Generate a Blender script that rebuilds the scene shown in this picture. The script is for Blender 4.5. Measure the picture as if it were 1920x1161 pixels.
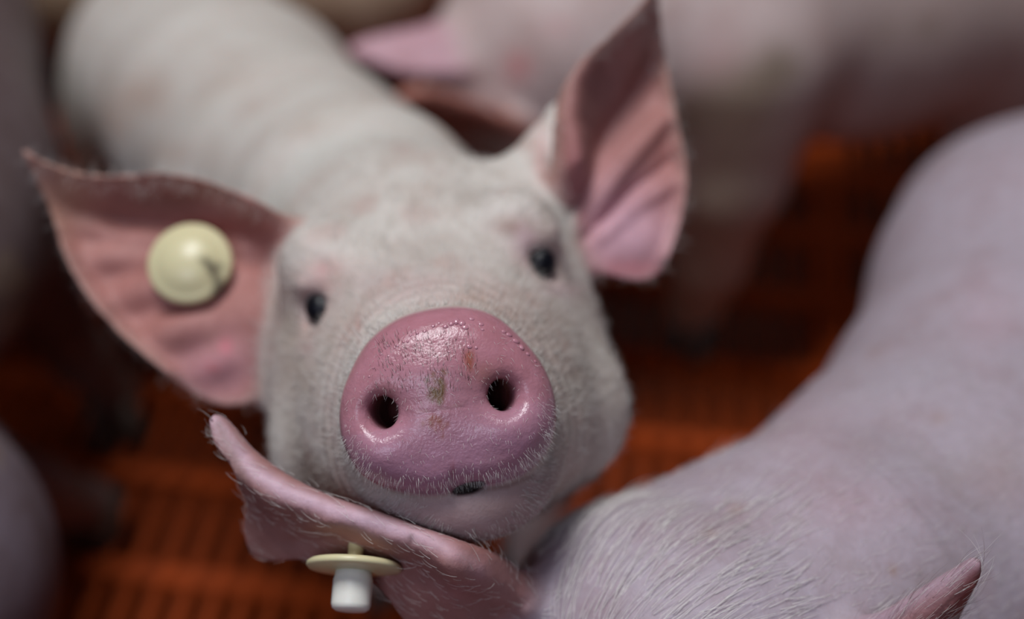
import bpy, math, random
import numpy as np
from mathutils import Vector
from mathutils.kdtree import KDTree

random.seed(4); rng = np.random.default_rng(4)
for o in list(bpy.data.objects): bpy.data.objects.remove(o)
scene = bpy.context.scene
COL = scene.collection

# ------------------------------------------------------------------ camera
F = 2667.0                      # focal length in pixels of the 1920 px frame
CXP, CYP = 960.0, 580.5
CAM_H = 0.70
S45 = math.sqrt(0.5)
cd = bpy.data.cameras.new('camera'); cam = bpy.data.objects.new('camera', cd); COL.objects.link(cam)
cd.sensor_width = 36.0; cd.lens = 36.0 * F / 1920.0
cd.clip_start = 0.01
cam.location = (0, 0, CAM_H); cam.rotation_euler = (math.radians(45), 0, 0)
cd.dof.use_dof = True; cd.dof.focus_distance = 0.339; cd.dof.aperture_fstop = 4.4
scene.camera = cam
# ------------------------------------------------------------------ light
world = bpy.data.worlds.new('world'); scene.world = world; world.use_nodes = True
bg = world.node_tree.nodes['Background']
bg.inputs[0].default_value = (0.55, 0.58, 0.78, 1); bg.inputs[1].default_value = 0.04
def area(name, loc, size, energy, color, target):
    l = bpy.data.lights.new(name, 'AREA'); l.shape = 'RECTANGLE'; l.size, l.size_y = size
    l.energy = energy; l.color = color
    o = bpy.data.objects.new(name, l); COL.objects.link(o); o.location = loc
    o.rotation_euler = (Vector(target) - Vector(loc)).to_track_quat('-Z', 'Y').to_euler()
    return o
area('barn_skylight', (-0.25, 0.62, 2.2), (0.8, 0.5), 33, (0.97, 0.98, 1.0), (-0.15, 0.55, 0.3))
area('camera_side_fill', (-0.4, -1.1, 1.8), (0.8, 0.5), 10.5, (0.76, 0.80, 1.0), (0.1, 0.3, 0.3))  # cool fill lamp added on the camera side to lift the snout
scene.view_settings.view_transform = 'Standard'
scene.view_settings.look = 'None'
scene.view_settings.gamma = 1.0
scene.view_settings.use_curve_mapping = False
scene.view_settings.exposure = -0.08

# ------------------------------------------------------------------ frames
def cpt(px, py, z):                       # camera-frame point (x right, y up, z forward)
    return np.array([(px - CXP) / F * z, (CYP - py) / F * z, z])
def c2w(Q):
    Q = np.asarray(Q, float); x, y, z = Q[..., 0], Q[..., 1], Q[..., 2]
    return np.stack([x, S45 * (z + y), CAM_H + S45 * (y - z)], -1)
def w2c(P):
    P = np.asarray(P, float); x, Y, h = P[..., 0], P[..., 1], P[..., 2] - CAM_H
    return np.stack([x, S45 * (Y + h), S45 * (Y - h)], -1)
def project(Q):
    return CXP + F * Q[..., 0] / Q[..., 2], CYP - F * Q[..., 1] / Q[..., 2]
def at(px, py, z): return c2w(cpt(px, py, z))

# ------------------------------------------------------------------ implicit shapes
def smin(a, b, k):
    h = np.clip(0.5 + 0.5 * (b - a) / k, 0, 1)
    return b * (1 - h) + a * h - k * h * (1 - h)
def smax(a, b, k): return -smin(-a, -b, k)
def sstep(a, b, x):
    t = np.clip((x - a) / (b - a), 0, 1); return t * t * (3 - 2 * t)
def spline_table(xs, ys, n=400):
    xs, ys = np.array(xs, float), np.array(ys, float)
    m = np.gradient(ys, xs); X = np.linspace(xs[0], xs[-1], n)
    i = np.clip(np.searchsorted(xs, X) - 1, 0, len(xs) - 2)
    h = xs[i + 1] - xs[i]; t = (X - xs[i]) / h
    Y = ((2*t**3 - 3*t**2 + 1) * ys[i] + (t**3 - 2*t**2 + t) * h * m[i]
         + (-2*t**3 + 3*t**2) * ys[i+1] + (t**3 - t**2) * h * m[i+1])
    return X, Y
def smooth_poly(pts, n=6):               # closed Catmull-Rom
    p = np.array(pts, float); out = []
    N = len(p)
    for i in range(N):
        a, b, c, d = p[i-1], p[i], p[(i+1) % N], p[(i+2) % N]
        for t in np.linspace(0, 1, n, endpoint=False):
            out.append(0.5 * ((2*b) + (c-a)*t + (2*a-5*b+4*c-d)*t*t + (-a+3*b-3*c+d)*t**3))
    return np.array(out)
def seg_dist2(X, Y, a, b):
    ex, ey = b[0]-a[0], b[1]-a[1]
    t = np.clip(((X-a[0])*ex + (Y-a[1])*ey) / (ex*ex + ey*ey + 1e-12), 0, 1)
    return (X-a[0]-t*ex)**2 + (Y-a[1]-t*ey)**2
def line_dist(X, Y, pts):
    d = None
    for a, b in zip(pts[:-1], pts[1:]):
        e = seg_dist2(X, Y, a, b); d = e if d is None else np.minimum(d, e)
    return np.sqrt(d)
def poly_sdf(X, Y, poly):
    d = np.full(X.shape, 1e9); ins = np.zeros(X.shape, bool)
    for i in range(len(poly)):
        a, b = poly[i-1], poly[i]
        d = np.minimum(d, seg_dist2(X, Y, a, b))
        c = ((a[1] > Y) != (b[1] > Y)) & (X < (b[0]-a[0]) * (Y-a[1]) / (b[1]-a[1] + 1e-15) + a[0])
        ins ^= c
    return np.where(ins, -1, 1) * np.sqrt(d)
def gl(X, Y, pts, s): return np.exp(-(line_dist(X, Y, pts) / s)**2)
def gp(X, Y, x, y, sx, sy=None):
    return np.exp(-((X-x)/sx)**2 - ((Y-y)/(sy or sx))**2)

def chain(points, k=0.03, cull=None):
    """tapered tube through camera-frame points [(p, r), ...]"""
    pts = [(np.asarray(p, float), r) for p, r in points]
    A = np.array([p for p, r in pts]); rm = max(r for p, r in pts)
    def core(x, y, z):
        d = None
        for (a, ra), (b, rb) in zip(pts[:-1], pts[1:]):
            e = b - a; X, Y, Z = x - a[0], y - a[1], z - a[2]
            t = np.clip((X*e[0] + Y*e[1] + Z*e[2]) * (1/(e @ e)), 0, 1)
            X -= t*e[0]; Y -= t*e[1]; Z -= t*e[2]
            s = np.sqrt(X*X + Y*Y + Z*Z) - (ra + (rb - ra) * t)
            d = s if d is None else smin(d, s, k)
        return d
    def f(Q):
        x, y, z = Q[:, 0], Q[:, 1], Q[:, 2]
        if cull is None: return core(x, y, z)
        lo, hi = A.min(0) - rm - cull, A.max(0) + rm + cull
        m = (x > lo[0]) & (x < hi[0]) & (y > lo[1]) & (y < hi[1]) & (z > lo[2]) & (z < hi[2])
        out = np.full(len(Q), cull)
        if m.any(): out[m] = core(x[m], y[m], z[m])
        return out
    return f
def ball(c, r, ax=None):
    c = np.asarray(c, float); r = np.asarray(r, float)
    def f(Q):
        q = (Q - c) if ax is None else (Q - c) @ ax.T
        n = np.linalg.norm(q / r, axis=1)
        return (n - 1) * r.min()
    return f

class Ear:
    """leaf-shaped sheet: outline and relief over a tilted plane, with thickness"""
    def __init__(self, outline, z0, zx, zy, hfun, t=0.0014, res=0.0007, edge=None):
        o = np.array(outline, float); c = o.mean(0); self.c = c
        P = lambda x, y: cpt(x, y, z0 + zx*(x-c[0]) + zy*(y-c[1]))
        self.O = P(*c)
        e1 = P(c[0]+50, c[1]) - P(c[0]-50, c[1]); e1 /= np.linalg.norm(e1)
        e2 = P(c[0], c[1]-50) - P(c[0], c[1]+50); e2 -= e1 * (e1 @ e2); e2 /= np.linalg.norm(e2)
        n = np.cross(e1, e2); n = n if n[2] < 0 else -n
        self.A = np.stack([e1, e2, n]); self.t = t
        poly = smooth_poly(outline); q = []
        for x, y in poly:
            d = cpt(x, y, 1.0); h = 0.0
            for _ in range(8):               # outline as seen, relief included
                P3 = d * ((self.O @ n + h) / (d @ n)) - h*n
                a_, b_ = project(P3); h = 0.5*h + 0.5*float(hfun(np.array([a_]), np.array([b_]))[0])
            q.append(self.A[:2] @ (P3 - self.O))
        q = np.array(q); m = 0.02
        self.lo = q.min(0) - m; self.hi = q.max(0) + m; self.res = res
        nx, ny = (np.ceil((self.hi - self.lo) / res)).astype(int) + 1
        X, Y = np.meshgrid(self.lo[0] + np.arange(nx)*res, self.lo[1] + np.arange(ny)*res, indexing='ij')
        self.S = poly_sdf(X, Y, q)
        P3 = self.O + X[..., None]*e1 + Y[..., None]*e2
        px, py = project(P3)
        self.H = hfun(px, py)
        gx, gy = np.gradient(self.H, res)
        self.G = 1 / np.sqrt(1 + gx**2 + gy**2)
        self.n = (nx, ny)
    def look(self, p, q, T):
        x = np.clip((p - self.lo[0]) / self.res, 0, self.n[0] - 1.001); y = np.clip((q - self.lo[1]) / self.res, 0, self.n[1] - 1.001)
        i, j = x.astype(int), y.astype(int); a, b = x - i, y - j
        return T[i, j]*(1-a)*(1-b) + T[i+1, j]*a*(1-b) + T[i, j+1]*(1-a)*b + T[i+1, j+1]*a*b
    def local(self, Q): return (Q - self.O) @ self.A.T
    def parts(self, Q):
        L = self.local(Q); return self.look(L[:, 0], L[:, 1], self.S), L[:, 2] - self.look(L[:, 0], L[:, 1], self.H)
    def __call__(self, Q):
        L = self.local(Q); out = np.full(len(Q), 0.05)
        m = (L[:, 0] > self.lo[0]) & (L[:, 0] < self.hi[0]) & (L[:, 1] > self.lo[1]) & (L[:, 1] < self.hi[1]) & (np.abs(L[:, 2]) < 0.07)
        l = L[m]
        if len(l):
            s = self.look(l[:, 0], l[:, 1], self.S); h = self.look(l[:, 0], l[:, 1], self.H); g = self.look(l[:, 0], l[:, 1], self.G)
            r = 0.0008
            t = self.t * (0.55 + 0.9 * sstep(0, 0.025, -s))
            dx = s + r; dz = np.abs(l[:, 2] - h) * g - t + r
            out[m] = np.minimum(np.maximum(dx, dz), 0) + np.hypot(np.maximum(dx, 0), np.maximum(dz, 0)) - r
        return out
    def surf(self, px, py):                  # point of the inner face seen at a photo pixel
        d = cpt(px, py, 1.0); n = self.A[2]; s = (self.O @ n) / (d @ n)
        for _ in range(6):
            l = self.A @ (d*s - self.O)
            h = self.look(np.array([l[0]]), np.array([l[1]]), self.H)[0]
            s = (self.O @ n + h + self.t) / (d @ n)
        return d * s

def surface_net(f, lo, hi, h, blk=6):
    lo, hi = np.array(lo, float), np.array(hi, float)
    nb = np.ceil((hi - lo) / (h * blk)).astype(int)
    g = [lo[i] + (np.arange(nb[i]) + 0.5) * h * blk for i in range(3)]
    C = np.stack(np.meshgrid(*g, indexing='ij'), -1)
    dc = f(C.reshape(-1, 3)).reshape(nb)
    near = np.abs(dc) < h * blk * 1.45
    n = nb * blk
    D = np.repeat(np.repeat(np.repeat(dc.astype(np.float32), blk, 0), blk, 1), blk, 2)
    bi = np.argwhere(near)
    off = np.stack(np.meshgrid(*[np.arange(blk)]*3, indexing='ij'), -1).reshape(-1, 3)
    CH = max(1, 400000 // (blk**3))
    for s in range(0, len(bi), CH):
        I = (bi[s:s+CH, None, :] * blk + off[None]).reshape(-1, 3)
        D[I[:, 0], I[:, 1], I[:, 2]] = f(lo + I * h)
    n = np.minimum(n, np.round((hi - lo) / h).astype(int) + 1); D = D[:n[0], :n[1], :n[2]]
    S = D < 0
    a = S[:-1, :-1, :-1]; cnt = np.zeros(a.shape, np.int8)
    for i in (0, 1):
        for j in (0, 1):
            for k in (0, 1):
                cnt += S[i:n[0]-1+i, j:n[1]-1+j, k:n[2]-1+k]
    act = (cnt > 0) & (cnt < 8)
    A = np.argwhere(act)
    idx = np.full(a.shape, -1, np.int32); idx[A[:, 0], A[:, 1], A[:, 2]] = np.arange(len(A))
    acc = np.zeros((len(A), 3)); w = np.zeros(len(A))
    corners = [(i, j, k) for i in (0, 1) for j in (0, 1) for k in (0, 1)]
    for c in corners:
        for ax in range(3):
            if c[ax]: continue
            e = list(c); e[ax] = 1
            p, q = A + np.array(c), A + np.array(e)
            d0 = D[p[:, 0], p[:, 1], p[:, 2]]; d1 = D[q[:, 0], q[:, 1], q[:, 2]]
            m = (d0 < 0) != (d1 < 0)
            t = np.where(m, d0 / np.where(m, d0 - d1, 1), 0)
            pos = np.array(c, float) + t[:, None] * (np.array(e) - np.array(c))
            acc[m] += pos[m]; w[m] += 1
    V = lo + (A + acc / w[:, None]) * h
    quads = []
    for ax in range(3):
        b, c = (ax + 1) % 3, (ax + 2) % 3
        s0 = [slice(None)]*3; s1 = [slice(None)]*3; s0[ax] = slice(0, -1); s1[ax] = slice(1, None)
        ch = S[tuple(s0)] != S[tuple(s1)]
        E = np.argwhere(ch)
        E = E[(E[:, b] > 0) & (E[:, c] > 0) & (E[:, b] < n[b]-1) & (E[:, c] < n[c]-1)]
        def cell(db, dcc):
            q = E.copy(); q[:, b] += db; q[:, c] += dcc; return idx[q[:, 0], q[:, 1], q[:, 2]]
        q = np.stack([cell(-1, -1), cell(0, -1), cell(0, 0), cell(-1, 0)], 1)
        flip = S[E[:, 0], E[:, 1], E[:, 2]]          # the camera frame is left-handed
        q[flip] = q[flip][:, ::-1]
        quads.append(q[(q >= 0).all(1)])
    for _ in range(2):
        d, G = grad(f, V, h * 0.2)
        step = np.clip(d / np.maximum((G*G).sum(1), 0.05), -h, h)
        V = V - G * step[:, None]
    return V, np.concatenate(quads)
def grad(f, V, e):
    d = f(V); G = np.empty_like(V)
    for i in range(3):
        o = np.zeros(3); o[i] = e
        G[:, i] = (f(V + o) - d) / e
    return d, G
def normals(f, V, e=0.0004):
    d, G = grad(f, V, e); return G / np.maximum(np.linalg.norm(G, axis=1), 1e-9)[:, None]
def merge(parts):
    V = []; Q = []; b = 0
    for v, q in parts: V.append(v); Q.append(q + b); b += len(v)
    return np.concatenate(V), np.concatenate(Q)
def border(Q):
    E = np.sort(np.concatenate([Q[:, [0, 1]], Q[:, [1, 2]], Q[:, [2, 3]], Q[:, [3, 0]]]), 1)
    k = E[:, 0].astype(np.int64) * (E.max() + 1) + E[:, 1]
    u, i, c = np.unique(k, return_index=True, return_counts=True)
    return E[i[c == 1]]
def stitch(fine, coarse, z, tol):
    """pull the open edge of the finer piece onto the edge of the coarser one"""
    V, Q = fine; Vc, Qc = coarse
    e = border(Qc); e = e[(np.abs(Vc[e][:, :, 2] - z) < tol).all(1)]
    P = np.concatenate([Vc[e[:, 0]]*(1-t) + Vc[e[:, 1]]*t for t in np.linspace(0, 0.95, 12)])
    b = np.unique(border(Q)); b = b[np.abs(V[b, 2] - z) < tol]
    if not len(P): return
    kd = KDTree(len(P))
    for i, p in enumerate(P): kd.insert(p, i)
    kd.balance()
    for i in b:
        co, j, d = kd.find(V[i])
        if d < tol: V[i] = co
def march(f, px, py, z0=0.3, z1=1.3):
    d = cpt(px, py, 1.0); z = z0
    for _ in range(400):
        s = f((d*z)[None])[0]
        if s < 2e-5: break
        z += max(s * 0.5, 2e-5)
        if z > z1: break
    return d * z

# ------------------------------------------------------------------ object helpers
def tag(o, label=None, cat=None, group=None, kind=None):
    if label: o['label'] = label
    if cat: o['category'] = cat
    if group: o['group'] = group
    if kind: o['kind'] = kind
    return o
def empty(name, loc):
    o = bpy.data.objects.new(name, None); COL.objects.link(o); o.location = loc; o.empty_display_size = 0.05
    return o
def mesh_obj(name, V, Fc, mat, parent=None, smooth=True, cols=None, extra=None, nor=None):
    me = bpy.data.meshes.new(name)
    V = np.asarray(V, float)
    if parent is not None:
        r = parent
        while r is not None: V = V - np.array(r.location); r = r.parent
    if isinstance(Fc, np.ndarray):
        me.vertices.add(len(V)); me.vertices.foreach_set('co', V.astype(np.float32).ravel())
        me.loops.add(Fc.size); me.loops.foreach_set('vertex_index', Fc.astype(np.int32).ravel())
        me.polygons.add(len(Fc)); k = Fc.shape[1]
        me.polygons.foreach_set('loop_start', np.arange(0, Fc.size, k, dtype=np.int32))
        me.polygons.foreach_set('loop_total', np.full(len(Fc), k, np.int32))
        me.update(calc_edges=True)
    else:
        me.from_pydata([tuple(v) for v in V], [], Fc); me.update()
    if smooth: me.polygons.foreach_set('use_smooth', np.ones(len(me.polygons), bool))
    if cols is not None:
        a = me.color_attributes.new('skin', 'FLOAT_COLOR', 'POINT')
        a.data.foreach_set('color', np.concatenate([cols, np.ones((len(cols), 1))], 1).astype(np.float32).ravel())
    for nm, arr in (extra or {}).items():
        if arr.ndim == 1:
            a = me.attributes.new(nm, 'FLOAT', 'POINT'); a.data.foreach_set('value', arr.astype(np.float32))
        else:
            a = me.attributes.new(nm, 'FLOAT_VECTOR', 'POINT'); a.data.foreach_set('vector', arr.astype(np.float32).ravel())
    me.materials.append(mat)
    if nor is not None:                      # exact surface normals, except where a sheet is too thin for them
        g = np.empty(len(V)*3, np.float32); me.vertex_normals.foreach_get('vector', g); g = g.reshape(-1, 3)
        ok = (nor * g).sum(1) > 0.75
        me.normals_split_custom_set_from_vertices(np.where(ok[:, None], nor, g).tolist())
    o = bpy.data.objects.new(name, me); COL.objects.link(o); o.parent = parent
    return o
def lathe(profile, axis, origin, n=40):
    axis = np.asarray(axis, float); axis /= np.linalg.norm(axis)
    a = np.cross(axis, [0.3, 0.2, 0.9]); a /= np.linalg.norm(a); b = np.cross(axis, a)
    V = []; Fc = []
    for r, h in profile:
        for i in range(n):
            t = 2*math.pi*i/n; V.append(origin + axis*h + r*(a*math.cos(t) + b*math.sin(t)))
    m = len(profile)
    for j in range(m-1):
        for i in range(n):
            Fc.append((j*n+i, j*n+(i+1) % n, (j+1)*n+(i+1) % n, (j+1)*n+i))
    Fc.append(tuple(range(n))[::-1]); Fc.append(tuple(range((m-1)*n, m*n)))
    return np.array(V), Fc
def hair(name, parent, roots, dirs, length, rad, mat, bend=None, K=5, kind='stuff'):
    N = len(roots); hc = bpy.data.hair_curves.new(name); hc.add_curves([K]*N)
    off = np.array(parent.location)
    t = np.linspace(0, 1, K)[None, :, None]
    L = np.broadcast_to(np.asarray(length, float).reshape(-1, 1, 1), (N, 1, 1))
    P = (roots - off)[:, None, :] + dirs[:, None, :] * t * L
    if bend is not None: P = P + bend[:, None, :] * (t**2) * L
    hc.attributes['position'].data.foreach_set('vector', P.astype(np.float32).ravel())
    R = np.broadcast_to(rad * (1 - 0.75*t[..., 0]), (N, K)).astype(np.float32)
    ra = hc.attributes.get('radius') or hc.attributes.new('radius', 'FLOAT', 'POINT')
    ra.data.foreach_set('value', R.ravel())
    hc.materials.append(mat)
    o = bpy.data.objects.new(name, hc); COL.objects.link(o); o.parent = parent
    o['kind'] = kind
    return o

# ------------------------------------------------------------------ materials
def mat_new(name):
    m = bpy.data.materials.new(name); m.use_nodes = True; nt = m.node_tree
    return m, nt, nt.nodes['Principled BSDF'], nt.nodes, nt.links
def ramp(nt, fac, stops):
    r = nt.nodes.new('ShaderNodeValToRGB'); nt.links.new(fac, r.inputs[0])
    e = r.color_ramp.elements
    while len(e) < len(stops): e.new(0.5)
    for x, (p, c) in zip(e, stops): x.position = p; x.color = (*c, 1) if len(c) == 3 else c
    return r.outputs[0]
def noise(nt, vec, scale, detail=4, rough=0.6):
    n = nt.nodes.new('ShaderNodeTexNoise'); n.inputs['Scale'].default_value = scale
    n.inputs['Detail'].default_value = detail; n.inputs['Roughness'].default_value = rough
    nt.links.new(vec, n.inputs['Vector']); return n.outputs[0]
def mix(nt, fac, a, b, blend='MIX'):
    m = nt.nodes.new('ShaderNodeMix'); m.data_type = 'RGBA'; m.blend_type = blend
    for s, v in ((0, fac), (6, a), (7, b)):
        if hasattr(v, 'is_linked') or isinstance(v, bpy.types.NodeSocket): nt.links.new(v, m.inputs[s])
        elif s == 0: m.inputs[0].default_value = v
        else: m.inputs[s].default_value = (*v, 1)
    return m.outputs[2]
def math_n(nt, op, a, b=0.5):
    m = nt.nodes.new('ShaderNodeMath'); m.operation = op
    for s, v in ((0, a), (1, b)):
        if isinstance(v, bpy.types.NodeSocket): nt.links.new(v, m.inputs[s])
        else: m.inputs[s].default_value = v
    return m.outputs[0]
def skin_mat(name, mottle=(0.8, 0.62, 0.58), amount=0.5, dirt=0.25):
    m, nt, b, N, L = mat_new(name)
    at_ = N.new('ShaderNodeAttribute'); at_.attribute_name = 'skin'
    wet = N.new('ShaderNodeAttribute'); wet.attribute_name = 'wet'
    tc = N.new('ShaderNodeTexCoord'); v = tc.outputs['Object']
    n1 = noise(nt, v, 45, 4); f1 = ramp(nt, n1, [(0.45, (0, 0, 0)), (0.72, (1, 1, 1))])
    c = mix(nt, math_n(nt, 'MULTIPLY', f1, amount), at_.outputs['Color'], mottle, 'MULTIPLY')
    n2 = noise(nt, v, 260, 3); f2 = ramp(nt, n2, [(0.35, (0.86, 0.84, 0.82)), (0.65, (1, 1, 1))])
    c = mix(nt, 0.7, c, f2, 'MULTIPLY')
    n3 = noise(nt, v, 18, 3); f3 = ramp(nt, n3, [(0.60, (0, 0, 0)), (0.75, (1, 1, 1))])
    c = mix(nt, math_n(nt, 'MULTIPLY', f3, dirt), c, (0.30, 0.22, 0.14))
    L.new(c, b.inputs['Base Color'])
    b.inputs['Subsurface Weight'].default_value = 0.14
    b.inputs['Subsurface Radius'].default_value = (1.0, 0.35, 0.22)
    b.inputs['Subsurface Scale'].default_value = 0.004
    # wet snout: glossier, with patchy moisture
    n4 = noise(nt, v, 320, 3)
    r = N.new('ShaderNodeMapRange'); L.new(wet.outputs['Fac'], r.inputs[0])
    r.inputs[3].default_value = 0.62; r.inputs[4].default_value = 0.22
    ro = math_n(nt, 'ADD', r.outputs[0], math_n(nt, 'MULTIPLY', math_n(nt, 'SUBTRACT', n4, 0.5), 0.25))
    L.new(ro, b.inputs['Roughness'])
    b.inputs['Specular IOR Level'].default_value = 0.4
    n5 = noise(nt, v, 1500, 3); n6 = noise(nt, v, 420, 2)
    h = math_n(nt, 'ADD', math_n(nt, 'MULTIPLY', n5, 0.5), n6)
    bp = N.new('ShaderNodeBump'); bp.inputs['Strength'].default_value = 0.35; bp.inputs['Distance'].default_value = 0.0006
    L.new(h, bp.inputs['Height']); L.new(bp.outputs[0], b.inputs['Normal'])
    return m
def plain(name, col, rough=0.5, var=0.15, scale=80, spec=0.5, sss=0.0, bump=0.0):
    m, nt, b, N, L = mat_new(name)
    tc = N.new('ShaderNodeTexCoord'); n = noise(nt, tc.outputs['Object'], scale, 4)
    c = ramp(nt, n, [(0.3, tuple(x*(1-var) for x in col)), (0.7, tuple(min(1, x*(1+var)) for x in col))])
    L.new(c, b.inputs['Base Color']); b.inputs['Roughness'].default_value = rough
    b.inputs['Specular IOR Level'].default_value = spec
    if sss:
        b.inputs['Subsurface Weight'].default_value = sss; b.inputs['Subsurface Scale'].default_value = 0.003
    if bump:
        bp = N.new('ShaderNodeBump'); bp.inputs['Strength'].default_value = bump; bp.inputs['Distance'].default_value = 0.002
        L.new(n, bp.inputs['Height']); L.new(bp.outputs[0], b.inputs['Normal'])
    return m
def hair_mat(name, col):
    m, nt, b, N, L = mat_new(name)
    hi = N.new('ShaderNodeHairInfo')
    c = ramp(nt, hi.outputs['Random'], [(0, tuple(x*0.8 for x in col)), (1, col)])
    L.new(c, b.inputs['Base Color']); b.inputs['Roughness'].default_value = 0.45
    return m
M_SKIN = skin_mat('pig_skin', (0.78, 0.64, 0.60), 0.5, 0.22)
M_SKIN_DIRTY = skin_mat('pig_skin_dirty', (0.62, 0.5, 0.42), 0.8, 0.7)
M_HAIR = hair_mat('white_bristle', (0.82, 0.78, 0.74))
M_HAIR_GREY = hair_mat('grey_bristle', (0.34, 0.29, 0.25))
M_HAIR_DARK = hair_mat('dark_bristle', (0.16, 0.10, 0.09))
M_EYE = plain('eye_black', (0.004, 0.004, 0.007), 0.35, 0.3, 200, 0.25)
M_HOOF = plain('hoof_horn', (0.10, 0.075, 0.06), 0.6, 0.3, 150)
M_PLASTIC = plain('orange_plastic', (0.36, 0.051, 0.004), 0.6, 0.25, 60, 0.2, bump=0.2)
M_PIT = plain('dark_pit', (0.012, 0.008, 0.006), 0.8, 0.3, 10)

# ------------------------------------------------------------------ floor: orange slatted plastic
def build_floor():
    ang = math.atan2(0.184, 1.378)
    d = np.array([math.sin(ang), math.cos(ang), 0]); e = np.array([d[1], -d[0], 0])
    FV = []; FF = []
    for (x0, x1, y0, y1) in ((-1.12, -1.08, -0.6, 2.1), (1.30, 1.34, -0.6, 2.1), (-1.12, 1.34, -0.64, -0.6), (-1.12, 1.34, 2.1, 2.14)):
        b = len(FV)
        for z in (-0.06, 0.0):
            for x, y in ((x0, y0), (x1, y0), (x1, y1), (x0, y1)): FV.append(e*x + d*y + np.array([0, 0, z]))
        FF += [tuple(b+i for i in q) for q in ((3, 2, 1, 0), (4, 5, 6, 7), (0, 1, 5, 4), (1, 2, 6, 5), (2, 3, 7, 6), (3, 0, 4, 7))]
    root = tag(mesh_obj('floor', FV, FF, M_PLASTIC, None, smooth=False), 'orange plastic slatted pen floor under the pigs', None, None, 'structure')
    def strip(name, L, w, hgt):
        p = [(-w/2, -hgt), (-w/2*0.98, -0.0012), (-w/2*0.80, 0), (w/2*0.80, 0), (w/2*0.98, -0.0012), (w/2, -hgt)]
        V = [(x, s*L/2, z) for s in (-1, 1) for x, z in p]; n = len(p)
        Fc = [(i, (i+1) % n, n+(i+1) % n, n+i) for i in range(n)] + [tuple(range(n))[::-1], tuple(range(n, 2*n))]
        me = bpy.data.meshes.new(name); me.from_pydata(V, [], Fc); me.update(); me.materials.append(M_PLASTIC); return me
    LEN, WID = 2.6, 2.2
    slat = strip('slat', LEN, 0.0078, 0.016); wide = strip('wide_slat', LEN, 0.020, 0.018)
    bar = strip('crossbar', WID, 0.0130, 0.014)
    joint = np.array([0.232, 0.772]); s0 = joint @ e[:2]
    mid = 0.75
    pitch = 0.0172; n = int(WID / pitch / 2)
    for i in range(-n, n+1):
        s = s0 + i*pitch
        c = e*s + d*mid
        o = bpy.data.objects.new('slat', wide if i % 36 == 0 else slat); COL.objects.link(o); o.parent = root
        o.location = (c[0], c[1], 0 if i % 36 == 0 else -0.0025); o.rotation_euler = (0, 0, -ang)
    t0 = np.array([0.12, 0.7986]) @ d[:2]
    k = int(LEN / 0.0715 / 2); kc = round((mid - t0) / 0.0715)
    for i in range(kc-k, kc+k+1):
        c = d*(t0 + i*0.0715)
        o = bpy.data.objects.new('crossbar', bar); COL.objects.link(o); o.parent = root
        o.location = (c[0], c[1], -0.0003); o.rotation_euler = (0, 0, math.pi/2 - ang)
    mesh_obj('pit', [(-2, -1.2, -0.4), (2, -1.2, -0.4), (2, 2.8, -0.4), (-2, 2.8, -0.4), (-2, -1.2, -0.42), (2, -1.2, -0.42), (2, 2.8, -0.42), (-2, 2.8, -0.42)],
             [(0, 1, 2, 3), (7, 6, 5, 4), (0, 4, 5, 1), (1, 5, 6, 2), (2, 6, 7, 3), (3, 7, 4, 0)], M_PIT, root, smooth=False)
build_floor()
M_PEN = plain('grey_pen_board', (0.16, 0.15, 0.14), 0.6, 0.25, 12)
def build_walls():
    ang = math.atan2(0.184, 1.378)
    d = np.array([math.sin(ang), math.cos(ang), 0]); e = np.array([d[1], -d[0], 0])
    for nm, lb, (x0, x1, y0, y1) in (('wall_left', 'grey pen partition along the left of the slatted floor', (-1.17, -1.12, -0.64, 2.14)),
                                 ('wall_right', 'grey pen partition along the right of the slatted floor', (1.34, 1.39, -0.64, 2.14)),
                                 ('wall_back', 'grey pen partition across the far end of the slatted floor', (-1.17, 1.39, 2.14, 2.19))):
        V = []; Fc = []
        for (g, z0, z1) in ((0.0, -0.06, 0.68), (0.015, 0.68, 0.72)):         # panel and capping rail
            b = len(V)
            for z in (z0, z1):
                for x, y in ((x0-g, y0-g), (x1+g, y0-g), (x1+g, y1+g), (x0-g, y1+g)): V.append(e*x + d*y + np.array([0, 0, z]))
            Fc += [tuple(b+i for i in q) for q in ((3, 2, 1, 0), (4, 5, 6, 7), (0, 1, 5, 4), (1, 2, 6, 5), (2, 3, 7, 6), (3, 0, 4, 7))]
        tag(mesh_obj(nm, V, Fc, M_PEN, None, smooth=False), lb, None, None, 'structure')
build_walls()

# ------------------------------------------------------------------ pig head shared by every pig
HW = [0.000, 0.012, 0.030, 0.050, 0.075, 0.100, 0.125, 0.150, 0.175]
HA = spline_table(HW, [0.0225, 0.0235, 0.0295, 0.0375, 0.0455, 0.0505, 0.0520, 0.0510, 0.0480])
HT = spline_table(HW, [0.0195, 0.0205, 0.0260, 0.0330, 0.0440, 0.0590, 0.0700, 0.0720, 0.0660])
HB = spline_table(HW, [-0.0215, -0.0270, -0.0350, -0.0400, -0.0440, -0.0460, -0.0480, -0.0500, -0.0500])
def loft(u, v, w):
    a = np.interp(w, *HA); vt = np.interp(w, *HT); vb = np.interp(w, *HB)
    vc = (vt+vb)/2; b = (vt-vb)/2
    n = (v - vc) / b
    a = a * (1 - 0.15*np.clip(n, -1.2, 1.2))
    q = (np.abs(u/a)**2.25 + np.abs(n)**2.25)**(1/2.25)
    d = (q - 1) * np.minimum(a, b) * 0.92
    d = smax(d, 0.010 - w, 0.012)
    return smax(d, w - 0.168, 0.03)
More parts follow.
